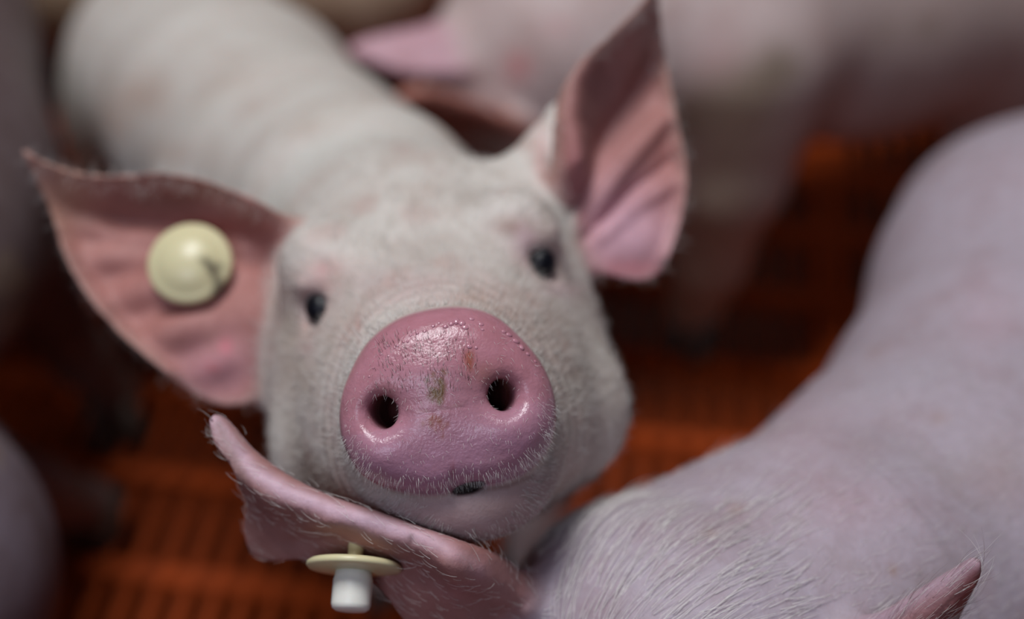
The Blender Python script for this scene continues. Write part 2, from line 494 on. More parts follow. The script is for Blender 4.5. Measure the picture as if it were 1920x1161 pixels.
class HeadFrame:
    def __init__(self, origin, u, v, w, s=1.0):
        w = np.asarray(w, float)/np.linalg.norm(w); v = np.asarray(v, float) - w*(v @ w); v /= np.linalg.norm(v)
        u = np.asarray(u, float) - w*(u @ w); u -= v*(u @ v); u /= np.linalg.norm(u)
        self.O = np.asarray(origin, float); self.A = np.stack([u, v, w]); self.s = s
    def loc(self, Q): return ((Q - self.O) @ self.A.T) / self.s
    def pt(self, u, v, w): return self.O + (np.array([u, v, w]) * self.s) @ self.A
def frame_from(poll, back, up, s=1.0, world=True):
    """head frame from where the poll is, the direction backward along the head and roughly up (world)"""
    w = np.array(back, float); w /= np.linalg.norm(w)
    v = np.array(up, float); v -= w*(v@w); v /= np.linalg.norm(v)
    u = np.cross(w, v)              # pig's own right/left, sign does not matter
    M = lambda d: w2c(np.array(d) + np.array([0, 0, CAM_H]))
    wc, vc, uc = M(w), M(v), M(u)
    O = w2c(poll) - s*(0.055*vc + 0.135*wc)
    return HeadFrame(O, uc, vc, wc, s)
def generic_snout(u, v, w):
    r = np.hypot(u/1.12, v); dx = r - 0.0165; dz = np.maximum(-w + 0.006, w - 0.02)
    d = np.minimum(np.maximum(dx, dz), 0) + np.hypot(np.maximum(dx, 0), np.maximum(dz, 0)) - 0.0065
    for s in (-1, 1):
        n = np.sqrt(((u - s*0.0115)/0.004)**2 + ((v)/0.005)**2 + ((w)/0.012)**2) - 1
        d = smax(d, -n*0.004, 0.003)
    return d
def generic_head(fr):
    def f(Q):
        L = fr.loc(Q); u, v, w = L[:, 0], L[:, 1], L[:, 2]
        d = smin(loft(u, v, w), generic_snout(u, v, w), 0.005)
        for s in (-1, 1):
            n = np.sqrt(((u - s*0.040)/0.009)**2 + ((v - 0.030)/0.007)**2 + ((w - 0.078)/0.009)**2) - 1
            d = smax(d, -n*0.007, 0.006)
        return d*fr.s
    return f
def legs(spec):
    """each leg: hip, knee, fetlock, foot as camera-frame points with radii"""
    return [chain(s, 0.012, 0.045) for s in spec]
def union(fs, k):
    def f(Q):
        d = fs[0](Q)
        for g, kk in zip(fs[1:], k if hasattr(k, '__len__') else [k]*(len(fs)-1)): d = smin(d, g(Q), kk)
        return d
    return f
def W(x, y, h): return w2c(np.array([x, y, h]))
def hooves(parent, foot, fwd):
    """two claws under a foot (world point at floor level)"""
    fwd = np.array([fwd[0], fwd[1], 0.0]); fwd /= np.linalg.norm(fwd); side = np.array([fwd[1], -fwd[0], 0])
    for s in (-1, 1):
        V = []; n = 10
        prof = [(0.0, 0.0095), (0.008, 0.0098), (0.018, 0.0085), (0.026, 0.0070)]
        for h, r in prof:
            for i in range(n):
                t = 2*math.pi*i/n
                V.append(np.array(foot) + side*(s*0.0085 + 0.85*r*math.cos(t)) + fwd*(1.35*r*math.sin(t) + 0.006 - 0.35*h) + np.array([0, 0, h]))
        Fc = [(j*n+i, j*n+(i+1) % n, (j+1)*n+(i+1) % n, (j+1)*n+i) for j in range(3) for i in range(n)]
        Fc += [tuple(range(n))[::-1], tuple(range(3*n, 4*n))]
        mesh_obj('hoof', V, Fc, M_HOOF, parent)

_lat = np.random.default_rng(77).random((128, 128))
def vnoise(x, y):
    i, j = np.floor(x).astype(int), np.floor(y).astype(int); a, b = x - i, y - j
    a = a*a*(3-2*a); b = b*b*(3-2*b); g = lambda p, q: _lat[p % 128, q % 128]
    return (g(i, j)*(1-a) + g(i+1, j)*a)*(1-b) + (g(i, j+1)*(1-a) + g(i+1, j+1)*a)*b
CREAM = np.array([0.64, 0.595, 0.545]); PINK = np.array([0.62, 0.36, 0.36]); ROSE = np.array([0.56, 0.25, 0.25])
def blend(c, m, col): return c + (np.asarray(col) - c) * np.clip(m, 0, 1)[:, None]

#==================================================================== the pig looking up at the camera
def build_hero():
    root = tag(empty('pig', (-0.09, 0.52, 0)), 'white pig in the middle lifting its pink snout, round button tag in one ear', 'pig', 'pigs crowded in the pen')
    th = math.radians(10); c, s = math.cos(th), math.sin(th)
    fr = HeadFrame(cpt(835, 755, 0.34), np.array([c, s, 0]), np.array([-s, c, 0]), np.array([-0.055, 0, 1.0]))
    # snout outline measured on the disc
    rim = [(850,575),(925,590),(985,640),(1028,700),(1047,770),(1036,838),(992,888),(930,910),(885,912),(862,917),(842,926),(785,930),(722,918),(672,888),(641,830),(635,770),(650,710),(690,640),(757,593)]
    rim = smooth_poly(rim, 8); z0 = 0.346
    cc = np.stack([(rim[:, 0]-CXP)/F*z0, (CYP-rim[:, 1])/F*z0, np.full(len(rim), z0)], 1)
    l = fr.loc(cc); ang = np.arctan2(l[:, 1], l[:, 0]); rad = np.hypot(l[:, 0], l[:, 1]); o = np.argsort(ang)
    RA = np.concatenate([ang[o][-3:] - 2*math.pi, ang[o], ang[o][:3] + 2*math.pi]); RR = np.concatenate([rad[o][-3:], rad[o], rad[o][:3]])
    def px_loc(x, y, z=0.342): return fr.loc(cpt(x, y, z)[None])[0]
    nl = px_loc(742, 777); nr = px_loc(921, 747); sl = px_loc(690, 772); sr = px_loc(968, 738)
    mo = px_loc(880, 917, 0.346)
    ll = px_loc(715, 850); lr = px_loc(965, 805); ph = px_loc(852, 905); tm = px_loc(825, 690)
    def disc(u, v, w):
        r = np.hypot(u, v); R = np.interp(np.arctan2(v, u), RA, RR)
        wf = 0.0035*(r/0.025)**2 + 0.10*np.maximum(v, 0) + 0.02*v
        wf = wf - 0.0018*np.exp(-((u-ll[0])/0.008)**2 - ((v-ll[1])/0.006)**2) - 0.0018*np.exp(-((u-lr[0])/0.008)**2 - ((v-lr[1])/0.006)**2)
        wf = wf - 0.0012*np.exp(-((u-tm[0])/0.012)**2 - ((v-tm[1])/0.006)**2)
        # wide shallow dishes around the nostrils, outward
        for (a, b) in ((nl, sl), (nr, sr)):
            m = (a + b)/2
            wf = wf + 0.0026*np.exp(-((u-m[0])/0.0064)**2 - ((v-m[1])/0.0044)**2)
        wf = wf + 0.0012*np.exp(-((u-ph[0])/0.0011)**2) * sstep(-0.014, -0.021, v)
        wf = wf + 0.00012*np.exp(-((v - (px_loc(825, 768)[1] - 0.02*u))/0.0004)**2) * sstep(0.007, 0.005, np.abs(u + 0.001))
        er = 0.0072
        dx = r - R + er; dz = np.maximum(wf - w + er, w - 0.016)
        d = np.minimum(np.maximum(dx, dz), 0) + np.hypot(np.maximum(dx, 0), np.maximum(dz, 0)) - er
        return d
    def nostril_cut(d, u, v, w):
        for (a, b) in ((nl, sl), (nr, sr)):
            # the hole: opens sideways at the surface and runs in towards the midline
            p0 = np.array([b[0]*0.62 + a[0]*0.38, b[1]*0.6 + a[1]*0.4, 0.0012]); p1 = np.array([a[0]*0.93, a[1] - 0.0004, 0.019])
            e = p1 - p0; P = np.stack([u, v, w], 1) - p0
            t = np.clip((P @ e)/(e @ e), -0.35, 1)
            q = P - t[:, None]*e
            hole = np.sqrt(q[:, 0]**2 + (q[:, 1]*0.84)**2 + q[:, 2]**2) - (0.0026 + 0.0009*sstep(0, 0.35, t))
            d = smax(d, -hole, 0.0042)
        return d
    def head0(Q):
        L = fr.loc(Q); u, v, w = L[:, 0], L[:, 1], L[:, 2]
        d = loft(u, v, w)
        for sg in (-1, 1):     # brow, cheek
            d = smin(d, np.sqrt((u - sg*0.030)**2 + (v - 0.042)**2 + (w - 0.088)**2) - 0.012, 0.014)
            d = smin(d, np.sqrt((u - sg*0.034)**2 + (v + 0.014)**2 + (w - 0.088)**2) - 0.0190, 0.012)
        # lower jaw and chin
        d = smin(d, np.sqrt(((u - 0.003)/1.6)**2 + (v + 0.0255)**2 + ((w - 0.024)/1.3)**2) - 0.0125, 0.006)
        # wrinkle folds above the muzzle
        d = d + 0.00015*np.sin(w*900 + 8*np.abs(u)/0.03)*np.exp(-((w - 0.034)/0.012)**2)
        d = smin(d, disc(u, v, w), 0.0035)
        m = w < 0.035
        if m.any(): d[m] = nostril_cut(d[m], u[m], v[m], w[m])
        m = np.sqrt(((u - mo[0])/0.0040)**2 + ((v - mo[1] - 0.10*(u - mo[0]))/0.0013)**2 + ((w - 0.010)/0.012)**2) - 1
        return smax(d, -m*0.0016, 0.0012)
    # ears
    def h_left(X, Y):
        top = [(45,283),(95,308),(150,327),(220,332),(300,326),(370,337),(430,357),(500,388)]
        h = 0.017*np.exp(-(line_dist(X, Y, top)/48)**1.6)
        h = h - 0.007*gl(X, Y, [(230,400),(330,405),(430,410),(480,470)], 55)
        h = h + 0.005*gl(X, Y, [(330,640),(420,640),(470,600)], 60)
        h = h + 0.0011*np.sin((Y - 0.12*X)/9.0)*gl(X, Y, [(200,400),(300,420),(420,440)], 70)
        h = h + 0.0018*np.sin((Y + 0.45*X)/17.0)*gl(X, Y, [(220,520),(330,600),(400,660)], 60)
        h = h + 0.006*np.exp(-(line_dist(X, Y, [(60,310),(95,400),(140,510),(220,620),(320,705)])/22)**2)
        return h
    left = Ear([(42,280),(90,305),(150,324),(220,329),(300,324),(370,334),(430,354),(500,385),(560,430),(590,520),(570,620),(515,700),(475,748),(430,762),(375,745),(300,692),(220,622),(160,552),(120,480),(95,400),(66,335)],
               0.458, -0.00002, -0.00003, h_left)
    def h_right(X, Y):
        le = [(1226,-12),(1190,22),(1130,80),(1078,132),(1048,190),(1040,260),(1055,330)]
        h = 0.020*np.exp(-(line_dist(X, Y, le)/55)**1.7)
        h = h - 0.006*gl(X, Y, [(1075,400),(1110,290),(1180,190),(1225,120)], 30)
        h = h + 0.0038*gl(X, Y, [(1085,420),(1150,330),(1240,230)], 20) - 0.002*gl(X, Y, [(1095,450),(1170,370),(1260,300)], 13)
        h = h + 0.0022*gl(X, Y, [(1120,450),(1190,390),(1262,345)], 16)
        h = h + 0.004*gl(X, Y, [(1150,470),(1210,450)], 50)
        h = h + 0.005*np.exp(-(line_dist(X, Y, [(1245,80),(1275,250),(1288,330),(1278,410),(1250,485)])/16)**2)
        return h
    right = Ear([(1228,-20),(1190,18),(1130,76),(1075,128),(1044,188),(1036,262),(1040,340),(1060,430),(1110,495),(1170,524),(1220,522),(1255,482),(1280,402),(1289,330),(1276,250),(1256,150),(1241,60)],
                0.470, 0.00004, -0.00004, h_right)
    # neck, trunk, legs
    trunk = chain([(fr.pt(-0.004, 0.008, 0.135), 0.044), (cpt(680, 425, 0.55), 0.046), (cpt(560, 340, 0.65), 0.055), (cpt(450, 236, 0.76), 0.066), (cpt(350, 145, 0.87), 0.073)], 0.012)
    leg = legs([[(W(-0.12, 0.49, 0.25), 0.042), (W(-0.075, 0.475, 0.16), 0.026), (W(-0.070, 0.475, 0.06), 0.017), (W(-0.070, 0.472, 0.024), 0.016)],
                [(W(-0.05, 0.51, 0.25), 0.042), (W(0.012, 0.49, 0.16), 0.026), (W(0.012, 0.485, 0.06), 0.017), (W(0.012, 0.482, 0.024), 0.016)],
                [(W(-0.225, 0.70, 0.15), 0.046), (W(-0.225, 0.66, 0.10), 0.036), (W(-0.225, 0.70, 0.055), 0.020), (W(-0.215, 0.685, 0.024), 0.016)],
                [(W(-0.16, 0.73, 0.15), 0.055), (W(-0.130, 0.69, 0.10), 0.040), (W(-0.125, 0.72, 0.055), 0.020), (W(-0.120, 0.70, 0.024), 0.016)]])
    tail = chain([(W(-0.245, 0.79, 0.20), 0.010), (W(-0.262, 0.815, 0.17), 0.006), (W(-0.25, 0.83, 0.13), 0.0045)], 0.004, 0.045)
    def base(Q):
        d = trunk(Q); m = Q[:, 2] < 0.60
        if m.any(): d[m] = smin(head0(Q[m]), d[m], 0.03)
        return d
    root_r = chain([(cpt(985, 400, 0.468), 0.018), (cpt(1030, 300, 0.474), 0.010), (cpt(1050, 220, 0.476), 0.005)], 0.006)
    eL = march(head0, 590, 577); eR = march(head0, 1024, 488)
    def full(Q):
        d = base(Q)
        bf = Q[:, 2] > 0.55
        if bf.any():
            q = Q[bf]; e = d[bf]
            for g in leg: e = smin(e, g(q), 0.03)
            d[bf] = smin(e, tail(q), 0.01)
        zf = Q[:, 2] < 0.53
        if zf.any():
            q = Q[zf]; e = d[zf]
            e = smin(e, root_r(q), 0.014); e = smin(e, left(q), 0.010); e = smin(e, right(q), 0.010)
            for ce, sg in ((eL, -1), (eR, 1)):
                l = fr.loc(q) - fr.loc(ce[None])[0]
                n = np.sqrt(((l[:, 0] - sg*0.0005)/(0.0032 if sg < 0 else 0.0046))**2 + ((l[:, 1])/0.0052)**2 + (l[:, 2]/0.0052)**2) - 1
                e = smax(e, -n*0.0042, 0.005)
                # puffy lid above
                e = smin(e, np.sqrt((l[:, 0] + sg*0.001)**2*0.5 + (l[:, 1] - 0.0075)**2 + (l[:, 2] - 0.003)**2) - 0.0028, 0.006)
            d[zf] = e
        return d
    parts = [surface_net(full, (-0.06, -0.075, 0.326), (0.035, 0.02, 0.3626), 0.0006),
             surface_net(full, (-0.175, -0.085, 0.3626), (0.075, 0.115, 0.5006), 0.001),
             surface_net(full, (-0.36, -0.32, 0.5006), (0.12, 0.26, 1.10), 0.003)]
    stitch(parts[0], parts[1], 0.3626, 0.003); stitch(parts[1], parts[2], 0.5006, 0.008)
    lin = lambda Q: full(Q) + 0.0004
    parts.append(surface_net(lin, (-0.06, -0.085, 0.3586), (0.04, 0.02, 0.3666), 0.001))
    parts.append(surface_net(lin, (-0.16, -0.10, 0.4886), (0.08, 0.115, 0.5126), 0.002))
    V, Q4 = merge(parts); N = normals(full, V)
    L = fr.loc(V); u, v, w = L.T; px, py = project(V)
    col = np.tile(CREAM, (len(V), 1))
    nz = np.sin(u*210 + 3*np.sin(v*170))*np.sin(v*260 + 2*np.sin(w*190))
    r = np.hypot(u, v); R = np.interp(np.arctan2(v, u), RA, RR)
    face = (w < 0.15)
    col = blend(col, 0.45*np.exp(-((w - 0.03)/0.03)**2)*face*(0.6 + 0.4*nz), (0.60, 0.40, 0.38))
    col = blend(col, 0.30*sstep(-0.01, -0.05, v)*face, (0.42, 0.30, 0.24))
    for ce in (eL, eR):
        q = np.linalg.norm(V - ce, axis=1)
        col = blend(col, 0.85*np.exp(-(q/0.011)**2), (0.40, 0.20, 0.19))
    for (x, y, sx, sy, cl, a) in ((612, 505, 28, 22, (0.55, 0.28, 0.28), .7), (955, 425, 40, 20, (0.30, 0.18, 0.15), .9), (1015, 285, 16, 60, (0.60, 0.34, 0.33), .6), (985, 455, 22, 40, (0.5, 0.32, 0.36), .6), (1060, 545, 40, 14, (0.5, 0.33, 0.36), .6),
                                  (672, 610, 5, 34, (0.55, 0.3, 0.28), .6), (575, 655, 14, 14, (0.6, 0.34, 0.34), .6), (885, 560, 45, 12, (0.45, 0.30, 0.24), .6), (925, 590, 60, 25, (0.5, 0.38, 0.34), .5), (750, 530, 130, 34, (0.54, 0.40, 0.39), .6), (560, 700, 45, 70, (0.44, 0.37, 0.30), .5), (1085, 700, 60, 120, (0.42, 0.35, 0.30), .55), (1010, 600, 60, 30, (0.46, 0.36, 0.32), .5), (640, 590, 40, 50, (0.52, 0.41, 0.36), .5), (800, 470, 90, 40, (0.50, 0.44, 0.40), .45), (540, 600, 18, 60, (0.46, 0.38, 0.28), .6), (630, 880, 60, 60, (0.44, 0.38, 0.31), .4), (870, 365, 60, 20, (0.5, 0.46, 0.42), .5)):
        col = blend(col, a*gp(px, py, x, y, sx, sy)*face*(w > 0.012), cl)
    fl = (w + 0.8*np.abs(v) + 0.5*np.abs(u))
    st = 0.6*vnoise(u*420 + 40, fl*95 + 3*v*40) + 0.4*vnoise(u*190 + 9 + v*160, fl*60)
    bl = vnoise(u*75 + 20, fl*60 + 7)*0.6 + vnoise(u*140 + 3, v*140 + 50)*0.4
    hw = face*sstep(0.010, 0.030, w)
    col = blend(col, hw*0.55*sstep(0.52, 0.80, bl), (0.50, 0.35, 0.31))
    col = blend(col, hw*0.32*sstep(0.48, 0.85, st), (0.36, 0.30, 0.25))
    bk = (V[:, 2] > 0.55)
    for (x, y, sx, sy, a) in ((265, 180, 60, 45, .55), (210, 230, 40, 40, .5), (310, 285, 40, 25, .4), (440, 150, 40, 30, .2), (400, 290, 30, 30, .25)):
        col = blend(col, a*bk*gp(px, py, x, y, sx, sy), (0.46, 0.31, 0.24))
    sn = np.clip((R + 0.0006 - r)/0.0012, 0, 1) * (w < 0.0135)
    col = blend(col, sn, (0.45, 0.215, 0.268))
    col = blend(col, sn*0.45*sstep(0.004, 0.018, r*(v > -0.004)), (0.47, 0.19, 0.225))
    col = blend(col, sn*0.55*sstep(0.002, -0.014, v), (0.40, 0.21, 0.31))
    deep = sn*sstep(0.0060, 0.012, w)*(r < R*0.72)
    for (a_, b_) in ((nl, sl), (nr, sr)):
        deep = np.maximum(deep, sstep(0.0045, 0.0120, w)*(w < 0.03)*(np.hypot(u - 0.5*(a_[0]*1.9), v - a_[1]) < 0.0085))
    col = blend(col, deep, (0.10, 0.022, 0.022))  # nostril depths painted dark, standing in for shade
    for (x, y) in ((722, 745), (905, 700), (935, 720)):
        col = blend(col, sn*0.4*gp(px, py, x, y, 26, 22), (0.30, 0.12, 0.08))
    r2 = np.random.default_rng(11)
    for k in range(46):                     # dried dirt specks on the snout
        cx_, cy_ = (822, 728) if k < 26 else ((815, 795) if k < 38 else (878, 672))
        x = cx_ + r2.normal(0, 11 if k < 38 else 5); y = cy_ + r2.normal(0, 17 if k < 26 else 9); s_ = r2.uniform(3.5, 6.5)
        col = blend(col, sn*r2.uniform(.7, 1.0)*gp(px, py, x, y, s_, s_*1.3), (0.16, 0.09, 0.03) if k < 26 else (0.30, 0.10, 0.07))
    col = blend(col, sn*0.5*gp(px, py, 879, 672, 11, 22), (0.38, 0.12, 0.10))
    col = blend(col, sn*0.5*gl(px, py, [(778, 773), (830, 767), (868, 758)], 1.6), (0.68, 0.42, 0.44))
    col = blend(col, sn*0.5*gp(px, py, 849, 880, 4, 16), (0.30, 0.08, 0.10))
    wet = sn*0.95 + 0.10
    # lips; mouth opening and lip crease darkened in the colour, as shade
    lp = (w < 0.03)*sstep(-0.018, -0.026, v)*(1 - sn)
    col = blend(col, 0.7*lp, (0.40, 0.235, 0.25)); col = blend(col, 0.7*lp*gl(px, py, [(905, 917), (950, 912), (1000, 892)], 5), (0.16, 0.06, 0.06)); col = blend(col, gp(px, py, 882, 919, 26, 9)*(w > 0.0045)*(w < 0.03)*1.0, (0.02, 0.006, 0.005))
    # ears
    hd = base(V)
    for er, base_px in ((left, None), (right, None)):
        d = er(V); s_, nn = er.parts(V)
        m = sstep(0.006, 0.001, np.abs(d))*sstep(-0.003, 0.003, hd)
        inner = sstep(-0.0006, 0.0006, nn)
        col = blend(col, m*inner, (0.40, 0.175, 0.155)); col = blend(col, m*(1-inner)*0.6, PINK)
        col = blend(col, m*sstep(-0.004, 0.0, s_)*0.5, (0.42, 0.29, 0.24))
    me = sstep(0.006, 0.001, np.abs(left(V)))*sstep(-0.003, 0.004, hd)
    for (x, y, sx, sy, cl, a) in ((410, 690, 70, 60, (0.55, 0.27, 0.30), .9), (423, 650, 12, 16, (0.55, 0.14, 0.18), .8), (400, 690, 16, 12, (0.55, 0.16, 0.18), .6), (430, 380, 70, 20, (0.60, 0.30, 0.28), .8), (120, 360, 60, 70, (0.50, 0.28, 0.20), .8), (310, 375, 130, 30, (0.26, 0.115, 0.09), .8), (400, 430, 60, 25, (0.40, 0.12, 0.09), .6)):  # includes the shade under the curled top edge, painted as a dark band
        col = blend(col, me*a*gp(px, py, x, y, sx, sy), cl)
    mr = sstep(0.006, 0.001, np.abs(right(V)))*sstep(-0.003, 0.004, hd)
    for (x, y, sx, sy, cl, a) in ((1170, 430, 95, 95, (0.60, 0.35, 0.42), 1), (1130, 180, 70, 90, (0.28, 0.14, 0.14), .8), (1080, 350, 22, 90, (0.34, 0.12, 0.13), .8), (1180, 505, 60, 18, (0.62, 0.24, 0.27), .8), (1230, 60, 40, 70, (0.36, 0.22, 0.19), .7)):  # includes the shaded fold along the left edge, painted dark
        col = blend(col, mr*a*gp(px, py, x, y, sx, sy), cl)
    Vw = c2w(V)
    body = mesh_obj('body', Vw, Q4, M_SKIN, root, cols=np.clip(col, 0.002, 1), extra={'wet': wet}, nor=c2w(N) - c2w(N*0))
    # eyes
    for ce in (eL, eR):
        d = ce / np.linalg.norm(ce)
        l = fr.loc(ce[None])[0]; pos = fr.pt(l[0] - math.copysign(0.0016, l[0]), l[1] - 0.0004, l[2] + 0.0030)
        r_ = 0.0048; prof = [(max(1e-5, r_*math.sin(t)), -r_*math.cos(t)) for t in np.linspace(0.02, math.pi - 0.02, 18)]
        v_, f_ = lathe(prof, c2w(d) - c2w(d*0), c2w(pos), 28)
        mesh_obj('eye', v_, f_, M_EYE, root)
    # coat: short white hairs lying back over the head
    cand = np.where((V[:, 2] < 0.5) & (sn < 0.02) & (w > 0.010) & (hd < 0.003) & (deep < 0.02))[0]
    pick = rng.choice(cand, 24000); P = V[pick] + rng.normal(0, 0.0004, (len(pick), 3)); n = N[pick]
    flow = np.tile(fr.A[2], (len(pick), 1)) + 0.5*(fr.pt(0, 0, 0.02) - P)*-8
    flow = flow - n*(flow*n).sum(1)[:, None]; flow /= np.linalg.norm(flow, axis=1)[:, None]
    dr = flow + 0.30*n + rng.normal(0, 0.16, flow.shape); dr /= np.linalg.norm(dr, axis=1)[:, None]
    lw = np.where((w[pick] < 0.04) & (v[pick] < -0.012), 0.4, 1.0)
    hair('hair', root, c2w(P), c2w(dr) - c2w(dr*0), rng.uniform(0.004, 0.009, len(pick))*lw, 0.00004, M_HAIR, c2w(-0.3*n) - c2w(n*0))
    pk = rng.choice(len(pick), 2600, replace=False)
    hair('hair', root, c2w(P[pk]), c2w(dr[pk]) - c2w(dr[pk]*0), rng.uniform(0.003, 0.007, len(pk)), 0.00005, M_HAIR_GREY, c2w(-0.3*n[pk]) - c2w(n[pk]*0))
    # ear fringe
    for er in (left, right):
        s_, nn = er.parts(V)
        cand = np.where((np.abs(er(V)) < 0.002) & (s_ > -0.003) & (hd > 0.004))[0]
        pick = rng.choice(cand, 700); P = V[pick]; n = N[pick]
        dr = n + rng.normal(0, 0.35, n.shape); dr /= np.linalg.norm(dr, axis=1)[:, None]
        hair('hair', root, c2w(P), c2w(dr) - c2w(dr*0), rng.uniform(0.002, 0.006, len(pick)), 0.00004, M_HAIR)
    # bristles round the lower rim of the snout and fine ones on its face
    cand = np.where((sn > 0.5) & (v < -0.004) & (r > R - 0.0055) & (w < 0.010))[0]
    pick = rng.choice(cand, 560); P = V[pick]; n = N[pick]
    dn = -fr.A[1]; dr = 0.75*n + 0.55*dn + rng.normal(0, 0.22, n.shape); dr /= np.linalg.norm(dr, axis=1)[:, None]
    hair('bristle', root, c2w(P), c2w(dr) - c2w(dr*0), rng.uniform(0.0009, 0.0022, len(pick)), 0.00002, M_HAIR)
    cand = np.where((sn > 0.5) & (w < 0.007) & (v > 0.002) & (np.abs(px - 800) < 95) & (py > 625) & (py < 740))[0]
    pick = rng.choice(cand, 330); P = V[pick]; n = N[pick]
    dr = 0.45*n + fr.A[1]*0.8 + rng.normal(0, 0.2, n.shape); dr /= np.linalg.norm(dr, axis=1)[:, None]
    hair('bristle', root, c2w(P[:230]), c2w(dr[:230]) - c2w(dr[:230]*0), rng.uniform(0.0008, 0.0022, 230), 0.00005, M_HAIR_DARK)
    hair('bristle', root, c2w(P[230:]), c2w(dr[230:]) - c2w(dr[230:]*0), rng.uniform(0.0008, 0.002, 100), 0.00005, M_HAIR)
    cand = np.where((sn > 0.5) & (w < 0.0065) & (deep < 0.05))[0]
    pick = rng.choice(cand, 500); P = V[pick]; n = N[pick]
    dr = 0.6*n + 0.6*dn + rng.normal(0, 0.3, n.shape); dr /= np.linalg.norm(dr, axis=1)[:, None]
    hair('bristle', root, c2w(P), c2w(dr) - c2w(dr*0), rng.uniform(0.0006, 0.0016, len(pick)), 0.00003, M_HAIR)
    # water beads along the top of the snout
    m, nt, b, Nn, Ln = mat_new('water_bead'); b.inputs['Roughness'].default_value = 0.04; b.inputs['Specular IOR Level'].default_value = 0.7
    Ln.new(ramp(nt, noise(nt, Nn.new('ShaderNodeTexCoord').outputs['Object'], 300), [(0, (0.44, 0.19, 0.24)), (1, (0.52, 0.24, 0.29))]), b.inputs['Base Color'])
    DV = []; DF = []; bN = 0
    beads = [(812,611,5),(823,606,4),(835,612,6),(846,607,7),(856,603,9),(866,606,8),(872,614,6),(884,598,5),(902,608,5),(905,618,4),(796,621,4),(782,625,4),(770,629,3.5),(764,640,4),(757,641,3.5),(745,648,3),(727,648,3.5),(740,652,2.5),(880,650,5),(893,652,4),(842,660,3),(714,664,3.5),(728,668,2.5),(955,628,6),(968,640,7),(978,652,8),(990,664,5),(945,622,5),(700,690,3),(692,706,3),(1004,678,4)]
    fs = lambda q: full(q)
    for x, y, rp in beads:
        p = march(fs, x, y); n = normals(full, p[None], 0.0006)[0]; rr = rp*0.34/F*0.9
        a = np.cross(n, [0.2, 0.9, 0.1]); a /= np.linalg.norm(a); bb = np.cross(n, a); sx = random.uniform(.8, 1.5)
        for j in range(5):
            t = j/4*math.pi/2
            for i in range(10):
                ph_ = 2*math.pi*i/10
                DV.append(p + rr*math.cos(t)*(a*math.cos(ph_)*sx + bb*math.sin(ph_)) + n*(rr*0.55*math.sin(t) - 0.00004))
        for j in range(4):
            for i in range(10): DF.append((bN+j*10+i, bN+j*10+(i+1) % 10, bN+(j+1)*10+(i+1) % 10, bN+(j+1)*10+i))
        DF.append(tuple(bN+i for i in range(10))[::-1]); bN += 50
    mesh_obj('water_bead', c2w(np.array(DV)), DF, m, root)['kind'] = 'stuff'
    # ear tag: domed round button
    p = left.surf(364, 505); ax = left.A[2]*0.97 + np.array([0.1, 0.12, 0.0])
    axw = c2w(ax) - c2w(ax*0); pw = c2w(p)
    mt, nt, b, Nn, Ln = mat_new('cream_tag_plastic')
    g = Nn.new('ShaderNodeTexCoord'); nn_ = noise(nt, g.outputs['Object'], 120, 3)
    da = Nn.new('ShaderNodeAttribute'); da.attribute_name = 'dirt'
    cc_ = mix(nt, math_n(nt, 'MULTIPLY', da.outputs['Fac'], ramp(nt, nn_, [(0.3, (.55,)*3), (0.6, (1,)*3)])), (0.66, 0.60, 0.36), (0.07, 0.055, 0.04))
    Ln.new(cc_, b.inputs['Base Color']); b.inputs['Roughness'].default_value = 0.35; b.inputs['Subsurface Weight'].default_value = 0.1; b.inputs['Subsurface Scale'].default_value = 0.003
    R0 = 0.0133
    prof = [(0.0045, 0.0), (R0*0.90, 0.0042), (R0, 0.0050), (R0*1.0, 0.0062), (R0*0.96, 0.0070), (R0*0.86, 0.0074), (R0*0.80, 0.0078), (R0*0.66, 0.0094), (R0*0.45, 0.0108), (R0*0.22, 0.0115), (0.0002, 0.0117)]
    v_, f_ = lathe(prof, axw, pw, 56)
    qx, qy = project(w2c(v_))
    dirt = np.clip(gl(qx, qy, [(388, 490), (402, 508), (412, 530), (405, 550)], 9) + 0.5*gl(qx, qy, [(412, 530), (425, 545)], 12) + 0.8*gl(qx, qy, [(402, 508), (415, 500)], 7), 0, 1)
    # denser top so the smudge keeps its shape
    tg = mesh_obj('ear_tag', v_, f_, mt, root, extra={'dirt': dirt}); tg['label'] = 'cream yellow domed ear tag button'
    for x, y in ((-0.070, 0.472), (0.012, 0.482)): hooves(root, (x, y, 0.0), (0.2, -1))
    for x, y in ((-0.215, 0.685), (-0.120, 0.70)): hooves(root, (x, y, 0.0), (0.2, -1))
    return mt

